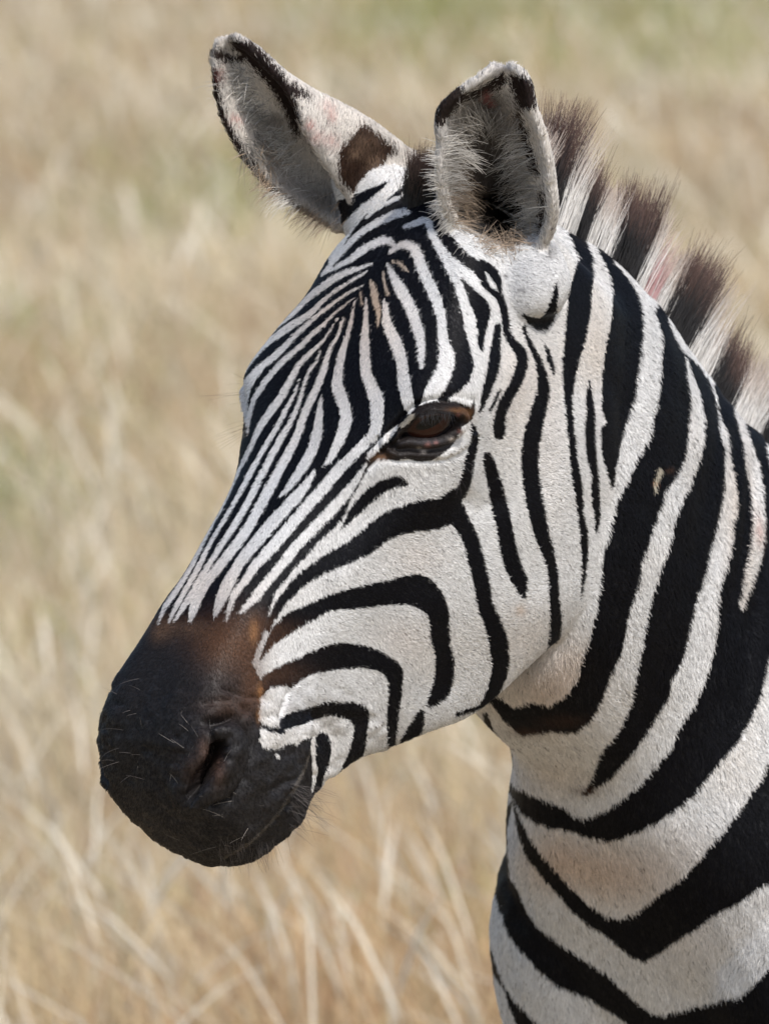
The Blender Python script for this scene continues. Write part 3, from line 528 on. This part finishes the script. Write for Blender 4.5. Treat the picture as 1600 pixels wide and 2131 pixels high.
def flow(p, n, pt):
    """lie of the coat"""
    h = hloc(p); d = np.zeros_like(p); s = np.sign(h[:, 2:3]); side = np.clip(np.abs(h[:, 2:3])/.08, 0, 1)
    up = np.clip((.10-h[:, 0:1])/.1, 0, 1)
    d[:] = LV*(.75-.9*side*(h[:, 1:2] > .06))-DV*(.25+.7*side)+SV*s*.25
    d = np.where(up > 0, d*(1-up)+up*(-LV*.1-DV*.6+SV*s*.5), d)
    nk = pt == 1; d[nk] = -Zv*.75-Hb*.45
    e = pt >= 2; d[e] = Zv
    d = d+.22*rng.normal(size=d.shape)+.35*np.stack([noise3(p*1000, 25., 20), noise3(p*1000, 25., 21), noise3(p*1000, 25., 22)], -1)
    d -= n*(d*n).sum(1, keepdims=True); return unit(d)
NC = 680000
p, n, pt, ti = scatter(NC, dens)
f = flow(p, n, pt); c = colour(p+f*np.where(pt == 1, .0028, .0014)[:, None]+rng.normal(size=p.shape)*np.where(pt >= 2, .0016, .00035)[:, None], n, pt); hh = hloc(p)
lum = c.mean(1)
muz = (pt == 0) & (hh[:, 0] > .36) & (lum < .2)
eyesk = (pt == 0) & inside(near_px(p)[:, :2], EYEP) & (hh[:, 1] < .15)
L = np.where(pt == 0, .0032, np.where(pt == 1, .0062, .0052)); L = np.where(pt == 0, L*(.85+.35*np.clip(hh[:, 1]/.2, 0, 1)), L)
L[muz] = .0024; L[eyesk] = .0012; L *= rng.uniform(.65, 1.25, NC)
c = c*(1+.16*rng.normal(size=(NC, 1))*(lum[:, None] > .1)+.3*rng.normal(size=(NC, 1))*(lum[:, None] <= .1)).clip(.4, 1.6)
c *= (1-(.12*np.clip(noise3(p*1000, 40., 30), 0, 1)+.08*np.clip(noise3(p*1000, 5., 31), 0, 1))*(lum > .1))[:, None]*np.where((lum > .1)[:, None], 1-.10*np.clip(noise3(p*1000, 55., 32), 0, 1)[:, None]*np.array([.3, .7, 1.2]), 1)
stray = (rng.random(NC) < .022) & (lum > .3); c[stray] = (.09, .08, .075)
lift = np.where(muz, .20, .19)+.12*rng.random(NC); side = unit(np.cross(n, f))*rng.normal(size=(NC, 1))*.12
mid = p+L[:, None]*(.5*f+n*(lift*.75)[:, None]+side*.4); tipp = p+L[:, None]*(f*.95+n*(lift*.85)[:, None]+side)
m_coat = hair_material('coat_hair', keep=.80, rough=.5, spec=.09)
hair('coat', np.stack([p-n*.0005, mid, tipp], 1), c, n, .00026, .00007, m_coat)
# mane
MB = catmull([(cx[0], cx[1]) for cx, tx_, w_ in NECK], 12)
seglen = np.r_[0, np.cumsum(np.hypot(*np.diff(MB, axis=0).T))]
NM = 34000
sm = rng.uniform(.075, .80, NM); rb = np.interp(sm, seglen, MB[:, 0]); rz = np.interp(sm, seglen, MB[:, 1])
db = np.interp(sm+.01, seglen, MB[:, 0])-np.interp(sm-.01, seglen, MB[:, 0]); dz = np.interp(sm+.01, seglen, MB[:, 1])-np.interp(sm-.01, seglen, MB[:, 1])
lat = rng.normal(size=NM)*.008
root = np.array([bp(b_, z_-.004, l_) for b_, z_, l_ in zip(rb, rz, lat)])
nb = np.stack([-dz, db], -1); nb /= np.linalg.norm(nb, axis=1, keepdims=True)
d0 = unit(-Hb*nb[:, :1]*.34+Zv*nb[:, 1:]+SB*(lat*14)[:, None])
ru = to_px(root)[:, 0]
edges = [1110,1155,1196,1218,1268,1322,1374,1426,1470,1518,1572,1640,1690,1760,1810,1880,1930,2000,2050,2120,2200,2260,2330]
band = np.searchsorted(edges, ru+rng.normal(size=NM)*3.5)
wht = band % 2 == 0
clump = np.floor(sm/.0085+.35*rng.normal(size=NM)); ch_ = np.array([math.sin(k*12.9898)*43758.5453 % 1 for k in clump]); ca = np.array([math.sin(k*78.233)*12543.77 % 1 for k in clump])
Lm = (.076+.012*np.sin(sm*60))*np.interp(ru, [1100,1180,1600],[1.05,1.0,.95])*(.72+.38*ch_)*rng.uniform(.72, 1.08, NM); Lm *= np.where(wht, .86, 1.0)
cc = (clump+.5)*.0085; pull = (cc-sm)                                   # strands of a tuft draw together
tang = unit(-Hb*db[:, None]+Zv*dz[:, None])
lean = tang*(.25*(ca-.5)+.05)[:, None]+SB*(.25*(ch_-.5))[:, None]
pts = []
for t in (0, .3, .65, 1.0):
    pts.append(root+d0*(Lm*t)[:, None]+lean*(Lm*t**1.7)[:, None]+tang*(pull*.75*t)[:, None]+rng.normal(size=(NM, 3))*(.0022*t*t))
mc = np.where(wht[:, None], np.array([.66,.64,.61]), np.array([.012,.011,.012]))*(1+.18*rng.normal(size=(NM, 1))).clip(.5, 1.5)
tipm = np.where(wht[:, None], np.array([.42,.34,.28]), np.array([.10,.055,.042]))*(1+.25*rng.normal(size=(NM, 1))).clip(.4, 1.6)
pink = (ru > 1334) & (ru < 1356) & (lat < .02); mc[pink] = mc[pink]*.35+np.array([.42,.14,.15])*.65
m_mane = hair_material('mane_hair', keep=.35, rough=.45, spec=.4, trans=.18, tip=(.45, .95))
hair('mane', np.stack(pts, 1), mc, unit(d0*.35+SB*.6+(unit(CAM-root))*.5), .00026, .00008, m_mane, tipm)
# forelock between the ears
NF = 1500
fp = np.array([px(872+rng.normal()*14, 410+rng.normal()*16, -.085) for i in range(NF)]); k_ = rng.uniform(.5, 1.2, NF)[:, None]
fd = unit(U*.9+X*.12-F*.15+rng.normal(size=(NF, 3))*.16)
hair('forelock', np.stack([fp, fp+fd*.014*k_, fp+fd*.030*k_-Zv*.001+rng.normal(size=(NF, 3))*.001], 1), np.full((NF, 3), .012)*rng.uniform(.6, 1.6, (NF, 1)), unit(CAM-fp), .00022, .00006, m_mane, np.tile([.09,.055,.045], (NF, 1)))
# long pale hair inside the ears
def on_skin(pts_px, w_hi=.25):
    """where the rays of photo pixels meet the skin"""
    return [sb.ray_cast(Vector(CAM), Vector(unit(px(u, v)-CAM))) for u, v in pts_px]
sb = BVHTree.FromPolygons([tuple(v) for v in P], [tuple(t) for t in T])
S, Cc, Nr = [], [], []
def tuft(u, v, du, dv, n_, spread, length, colr, out=.35):
    for i in range(n_):
        a = (u+rng.normal()*spread, v+rng.normal()*spread*1.3); hit = sb.ray_cast(Vector(CAM), Vector(unit(px(*a)-CAM)))
        if hit[0] is None: continue
        o = np.array(hit[0]); nn = np.array(hit[1]); d = unit(X*du-U*dv+rng.normal(size=3)*.28); tw = -F*out; l = length*rng.uniform(.5, 1.25)
        S.append([o-nn*.0006, o+l*(.33*d+tw*.25), o+l*(.66*d+tw*.36-Zv*.02), o+l*(d+tw*.36-Zv*.08)]); Cc.append(np.array(colr)*rng.uniform(.6, 1.25)); Nr.append(unit(nn-F*.8))
PALE, GREY, FAWN = (.58,.55,.50), (.32,.29,.25), (.36,.27,.19)
for u, v, du, dv, c_ in ((930,300,.8,-.3,PALE),(935,340,.9,-.1,PALE),(930,380,.9,-.2,PALE),(940,420,.9,.0,FAWN),(955,455,.8,.1,FAWN),(960,400,.8,.4,FAWN),(975,440,.5,.6,FAWN),(990,480,.6,.3,FAWN),(1010,505,.6,-.2,FAWN),(950,260,.7,.5,GREY),(970,235,.4,.8,GREY),(1000,230,.2,.9,GREY),
        (1095,320,-.9,.3,PALE),(1105,360,-.95,.2,PALE),(1110,400,-.95,.2,PALE),(1115,440,-.95,.2,PALE),(1110,475,-.9,-.1,PALE),(1090,505,-.8,-.3,FAWN),(1060,515,-.3,-.7,FAWN),(1080,290,-.8,.4,PALE),(1065,260,-.6,.6,GREY),(1040,240,-.3,.7,GREY),(960,320,.8,.2,PALE),(1070,340,-.8,.4,PALE),(1080,390,-.9,.3,GREY)):
    tuft(u, v, du, dv, 62, 11, .017, np.array(c_)*rng.choice([.45, .7, .95]))
for u, v, du, dv, c_ in ((560,280,-.6,.3,GREY),(590,300,-.8,.2,PALE),(600,330,-.8,.3,PALE),(620,360,-.9,.3,PALE),(640,390,-.9,.4,PALE),(560,330,-.4,.3,FAWN),(580,370,-.5,.4,FAWN),(610,400,-.8,.4,PALE),(650,420,-.8,.5,FAWN),(540,240,-.7,.1,PALE),(520,200,-.7,.1,PALE),(500,170,-.6,.0,PALE),(680,440,-.7,.6,FAWN),(530,300,.2,.5,GREY)):
    tuft(u, v, du, dv, 150, 14, .019, np.array(c_)*rng.choice([.55, 1., 1.15]), 1.1)
for u, v, du, dv in ((925,330,-.9,-.2),(922,380,-.9,-.1),(930,430,-.8,.2),(945,465,-.7,.5),(970,500,-.4,.8)): tuft(u-4, v, du, dv, 110, 9, .012, PALE, .1)
S, Cc, Nr = np.array(S), np.array(Cc), np.array(Nr)
m_ear = hair_material('ear_hair', keep=.55, rough=.5, spec=.3, trans=.2)
hair('ear_hair', S, Cc, Nr, .00022, .00006, m_ear)
# lashes of the near eye, bristles of muzzle, chin and far brow
S, Cc, Nr = [], [], []
def bristle(u, v, du, dv, l, bend=.15, c_=(.05,.04,.035)):
    hit = sb.ray_cast(Vector(CAM), Vector(unit(px(u, v)-CAM)))
    if hit[0] is None: return
    o = np.array(hit[0]); d = unit(X*du-U*dv-F*.15); b_ = X*rng.normal()*bend-U*abs(rng.normal())*bend
    S.append([o, o+d*l*.35, o+d*l*.7+b_*l*.12, o+d*l+b_*l*.35]); Cc.append(c_); Nr.append(unit(np.array(hit[1])))
for i in range(150): bristle(rng.uniform(600,655), rng.uniform(1630,1765), rng.uniform(.3,1), rng.uniform(.0,1.0), rng.uniform(.008,.030))
for i in range(110): bristle(rng.uniform(450,610), rng.uniform(1740,1792), rng.uniform(-.2,.6), 1, rng.uniform(.004,.016))
for i in range(60): bristle(rng.uniform(450,620), rng.uniform(1640,1770), rng.uniform(-.9,-.1), rng.uniform(-.6,.2), rng.uniform(.008,.022), c_=(.22,.19,.16))
for i in range(16): bristle(rng.uniform(214,300), rng.uniform(1340,1640), -1, rng.normal()*.4-.15, rng.uniform(.006,.020), .3, c_=(.14,.12,.11))
for i in range(30): bristle(rng.uniform(240,480), rng.uniform(1480,1760), rng.uniform(-.7,.7), rng.uniform(-.8,-.1), rng.uniform(.006,.016), c_=(.2,.18,.16))
for v, dv, l in ((790,-.5,.016),(798,.05,.016),(815,.1,.036),(822,.02,.036),(818,.16,.03),(838,.05,.012),(872,.2,.018),(878,.35,.026),(884,.45,.030),(890,.5,.032),(893,.55,.03),(897,.6,.028),(888,.3,.03),(900,.75,.02)):
    for j in range(1): bristle(512 if v < 860 else 521, v, -1, dv, l, .1, (.16,.12,.09))
for i in range(75): 
    x = rng.uniform(872, 948); bristle(x, 854+abs(x-905)*.06, rng.normal()*.3-.05, .9, rng.uniform(.004,.0115), .3, (.018,.016,.017))
for i in range(24): bristle(rng.uniform(855,960), rng.uniform(935,1000), rng.normal()*.5+.3, rng.uniform(.2,1), rng.uniform(.008,.02), .2, (.06,.05,.05))
m_br = hair_material('bristle_hair', keep=.3, rough=.4, spec=.4)
hair('bristles', np.array(S), np.array(Cc)*rng.uniform(.6, 1.4, (len(S), 1)), np.array(Nr), .00010, .00004, m_br)
# eyes
def lathe_sphere(name, r, centre, axis, mat, mapping=None):
    bm = bmesh.new(); bmesh.ops.create_uvsphere(bm, u_segments=64, v_segments=48, radius=r)
    me = bpy.data.meshes.new(name); bm.to_mesh(me); bm.free(); me.polygons.foreach_set('use_smooth', np.ones(len(me.polygons), bool)); me.materials.append(mat)
    o = bpy.data.objects.new(name, me); col.objects.link(o); o.parent = zebra; o.location = centre; o.rotation_euler = Vector(axis).to_track_quat('Z', 'Y').to_euler(); return o
m_eye, nd, lk, bs = material('eye_brown'); tc = nd.new('ShaderNodeTexCoord'); sx = nd.new('ShaderNodeSeparateXYZ'); lk.new(tc.outputs['Object'], sx.inputs[0])
def mth(op, a_, b_):
    n_ = nd.new('ShaderNodeMath'); n_.operation = op
    for i, v in enumerate((a_, b_)):
        if isinstance(v, (int, float)): n_.inputs[i].default_value = v
        elif v is not None: lk.new(v, n_.inputs[i])
    return n_.outputs[0]
rad = mth('SQRT', mth('ADD', mth('POWER', sx.outputs[0], 2.), mth('POWER', sx.outputs[1], 2.)), None)
pup = mth('SQRT', mth('ADD', mth('POWER', mth('MULTIPLY', sx.outputs[0], .62), 2.), mth('POWER', mth('MULTIPLY', sx.outputs[1], 1.15), 2.)), None)
r1_ = nd.new('ShaderNodeValToRGB'); r1_.color_ramp.elements[0].position = .0; r1_.color_ramp.elements[0].color = (.034,.009,.004,1); r1_.color_ramp.elements[1].position = .60; r1_.color_ramp.elements[1].color = (.016,.005,.003,1)
e_ = r1_.color_ramp.elements.new(.66); e_.color = (.006,.005,.006,1); lk.new(mth('DIVIDE', rad, .02), r1_.inputs[0])
r2_ = nd.new('ShaderNodeMapRange'); r2_.inputs[1].default_value = .0042; r2_.inputs[2].default_value = .0055; lk.new(pup, r2_.inputs[0])
mx = nd.new('ShaderNodeMix'); mx.data_type = 'RGBA'; lk.new(r2_.outputs[0], mx.inputs[0]); mx.inputs[6].default_value = (.003,.003,.003,1); lk.new(r1_.outputs[0], mx.inputs[7]); lk.new(mx.outputs[2], bs.inputs['Base Color'])
bs.inputs['Roughness'].default_value = .08; bs.inputs['Specular IOR Level'].default_value = .22
hit = bvh0 = BVHTree.FromPolygons([tuple(v) for v in PRE], [tuple(t) for t in T]).ray_cast(Vector(CAM), Vector(unit(px(898, 886)-CAM)))
on = unit(np.array(hit[1])); ec = np.array(hit[0])-on*(.0185-.0004); gaze = unit(on*.8+unit(CAM-ec)*.45)
slit = unit(px(955, 866)-px(833, 914))
def seat(o, z_, x_):
    x_ = unit(x_-z_*(x_ @ z_)); y_ = np.cross(z_, x_); o.rotation_euler = Matrix([[x_[i], y_[i], z_[i]] for i in range(3)]).to_euler(); o.scale = (1.36, 1.0, .90)
seat(lathe_sphere('eye', .0205, ec, gaze, m_eye), gaze, slit)
hm = hloc(ec[None])[0]; ec2 = ec-2*hm[2]*SV; gz2 = gaze-2*(gaze @ SV)*SV; seat(lathe_sphere('eye', .0205, ec2, gz2, m_eye), gz2, slit-2*(slit @ SV)*SV)
# tail
S = []; tb = bp(1.60, -.50, 0)
NT = 2500; k_ = rng.uniform(.3, 1, NT)[:, None]; o_ = tb+rng.normal(size=(NT, 3))*.014
tl = np.stack([o_, o_-Hb*.05-Zv*.12*k_, o_-Hb*.06-Zv*.3*k_+rng.normal(size=(NT, 3))*.01, o_-Hb*.05-Zv*.55*k_+rng.normal(size=(NT, 3))*.02], 1)
hair('tail', tl, np.where(rng.random((NT, 1)) < .3, np.array([.5,.48,.45]), np.array([.02,.018,.017])), np.tile(-Hb, (NT, 1)), .0006, .0002, m_br)
# ------------------------------------------------------------------ ground and dry grass
me = bpy.data.meshes.new('ground'); G = 900.; me.from_pydata([(-G,-G,0),(G,-G,0),(G,G,0),(-G,G,0)], [], [(0,1,2,3)]); ground = bpy.data.objects.new('ground', me); col.objects.link(ground); ground['kind'] = 'structure'
m_g, nd, lk, bs = material('dry_ground'); bs.inputs['Roughness'].default_value = .95; tc = nd.new('ShaderNodeTexCoord')
def ntex(scale, det=4):
    t = nd.new('ShaderNodeTexNoise'); t.inputs['Scale'].default_value = scale; t.inputs['Detail'].default_value = det; lk.new(tc.outputs['Object'], t.inputs['Vector']); return t.outputs['Fac']
cr = nd.new('ShaderNodeValToRGB'); el = cr.color_ramp.elements; el[0].position = .3; el[0].color = (.29,.215,.135,1); el[1].position = .7; el[1].color = (.42,.34,.225,1); lk.new(ntex(3., 8), cr.inputs[0])
cr2 = nd.new('ShaderNodeValToRGB'); cr2.color_ramp.elements[0].position = .52; cr2.color_ramp.elements[1].position = .7; cr2.color_ramp.elements[0].color = (0,0,0,1); lk.new(ntex(.35, 3), cr2.inputs[0])
mx = nd.new('ShaderNodeMix'); mx.data_type = 'RGBA'; lk.new(cr2.outputs[0], mx.inputs[0]); lk.new(cr.outputs[0], mx.inputs[6]); mx.inputs[7].default_value = (.20,.19,.08,1); lk.new(mx.outputs[2], bs.inputs['Base Color']); me.materials.append(m_g)
def ground_at(u, v):
    r = px(u, v)-CAM; t = -HC/r[2]; return CAM+r*t
def blades(name, n_, ymin, ymax, hgt, wid, colr_fn, lean=.5, power=1.0, head=False, wide=False):
    y = ymin+(ymax-ymin)*rng.random(n_)**power; x = (rng.random(n_)*2-1)*(1.6+.075*y)
    if wide: x += np.sign(x)*(1.6+.075*y)*rng.random(n_)*4
    tuft_ = np.stack([noise3(np.stack([x, y, 0*x], -1), .35, 40), noise3(np.stack([x, y, 0*x], -1), .35, 41)], -1); x += .10*tuft_[:, 0]; y += .10*tuft_[:, 1]
    big = noise3(np.stack([x, y, 0*x], -1), 1.3, 42)
    h_ = hgt*rng.uniform(.45, 1.3, n_)*(1+.35*big); w_ = wid*rng.uniform(.6, 1.4, n_)*np.interp(y, [9, 20, 50], [1, 1.35, 2.4])
    az = rng.random(n_)*2*math.pi; ln = lean*rng.random(n_)**.7*h_; dx = np.cos(az)*ln-.22*h_; dy = np.sin(az)*ln
    fa = rng.random(n_)*math.pi; fx, fy = np.cos(fa)*w_/2, np.sin(fa)*w_/2; fy *= .4; z0 = np.zeros(n_)
    rows = []
    prof = ((0,.8,0),(.45,1.,.28),(.8,.75,.72),(1.,.08,1.)) if not (head or wide) else ((0,.9,0),(.55,1.,.4),(1.,.1,1.)) if wide else ((0,.25,0),(.55,.25,.3),(.62,1.,.38),(.85,1.1,.75),(1.,.1,1.15))
    for t, ww, b_ in prof:
        zz = h_*t*(1-.25*t*ln/(h_+1e-6)); cx_, cy_ = x+dx*b_, y+dy*b_
        rows += [np.stack([cx_-fx*ww, cy_-fy*ww, zz], -1), np.stack([cx_+fx*ww, cy_+fy*ww, zz], -1)]
    V = np.stack(rows, 1); k = V.shape[1]; q = np.array([[2*i, 2*i+1, 2*i+3, 2*i+2] for i in range(k//2-1)])
    Fq = (np.arange(n_)[:, None, None]*k+q[None]).reshape(-1, 4)
    me = bpy.data.meshes.new(name); me.vertices.add(n_*k); me.vertices.foreach_set('co', V.astype(np.float32).ravel()); nf = len(Fq)
    me.loops.add(nf*4); me.loops.foreach_set('vertex_index', Fq.astype(np.int32).ravel()); me.polygons.add(nf); me.polygons.foreach_set('loop_start', np.arange(0, nf*4, 4, dtype=np.int32)); 
    me.update(calc_edges=True)
    cl = colr_fn(x, y, n_); a_ = me.attributes.new('blade_colour', 'FLOAT_COLOR', 'POINT'); a_.data.foreach_set('color', np.c_[np.repeat(cl, k, 0), np.ones(n_*k)].astype(np.float32).ravel())
    me.polygons.foreach_set('use_smooth', np.ones(nf, bool)); me.materials.append(m_grass); o = bpy.data.objects.new(name, me); col.objects.link(o); o['kind'] = 'stuff'; o['label'] = {'dry_grass': 'dry straw coloured grass covering the ground behind the zebra', 'seeding_grass': 'tall pale seeding grass stems standing above the dry grass'}[name]; return o
m_grass, nd, lk, bs = material('dry_grass_blade'); a = nd.new('ShaderNodeAttribute'); a.attribute_name = 'blade_colour'; lk.new(a.outputs['Color'], bs.inputs['Base Color']); bs.inputs['Roughness'].default_value = .7; bs.inputs['Specular IOR Level'].default_value = .2
tr = nd.new('ShaderNodeBsdfTranslucent'); lk.new(a.outputs['Color'], tr.inputs['Color']); ms = nd.new('ShaderNodeMixShader'); ms.inputs[0].default_value = .3; lk.new(bs.outputs[0], ms.inputs[1]); lk.new(tr.outputs[0], ms.inputs[2]); lk.new(ms.outputs[0], nd['Material Output'].inputs['Surface'])
GREENS = [(*ground_at(u, v)[:2], rx, ry, k) for u, v, rx, ry, k in ((950,70,.6,3.6,.7),(1380,90,1.0,4.,.5),(480,470,.35,1.2,.55),(830,90,.3,2.,.5),(1150,110,.5,3.,.35),(1330,60,.4,2.,.5),(60,1100,.2,.7,.45),(250,780,.3,.7,.2),(430,400,.35,1.,.3),(20,700,.2,1.,.25),(300,950,.2,.6,.2))]
def grass_colour(x, y, n_):
    p_ = np.stack([x, y, 0*x], -1); pal = np.array([(.58,.49,.35),(.66,.59,.46),(.47,.36,.25),(.40,.28,.20),(.53,.47,.32)]); c_ = pal[rng.choice(5, n_, p=[.3,.28,.2,.1,.12])]
    m1 = noise3(p_*np.array([1, .5, 1]), .9, 50)[:, None]; c_ = c_*(1+.16*m1); c_ = c_*(1-.35*np.clip(noise3(p_*np.array([1, .4, 1]), .5, 51), 0, 1)[:, None]*np.array([.5, .9, 1.2]))
    near = np.clip((15-y)/4, 0, 1)[:, None]; c_ = c_*(1-near*np.array([.03, .10, .20]))
    g_ = np.zeros(n_)
    for gx, gy, rx, ry, k in GREENS: g_ = np.maximum(g_, k*np.exp(-((x-gx)/rx)**2-((y-gy)/ry)**2))
    g_ = np.clip(g_+.10*(noise3(p_, .8, 52) > .45), 0, 1); gr = rng.random(n_) < g_*1.15
    c_[gr] = np.array([.26,.29,.10])*rng.uniform(.7, 1.3, (gr.sum(), 1)); return c_*np.array([.88,.86,.78])*(1+.15*rng.normal(size=(n_, 1))).clip(.6, 1.4)
def head_colour(x, y, n_): return np.array([.70,.64,.52])*rng.uniform(.75, 1.1, (n_, 1))
blades('dry_grass', 260000, 8.0, 60., .20, .0030, grass_colour, .9, 1.55)
blades('dry_grass', 85000, 3.5, 60., .20, .0065, grass_colour, .9, 1.4, wide=True)
blades('seeding_grass', 12000, 9.5, 50., .30, .0045, head_colour, .8, 1.5, True)
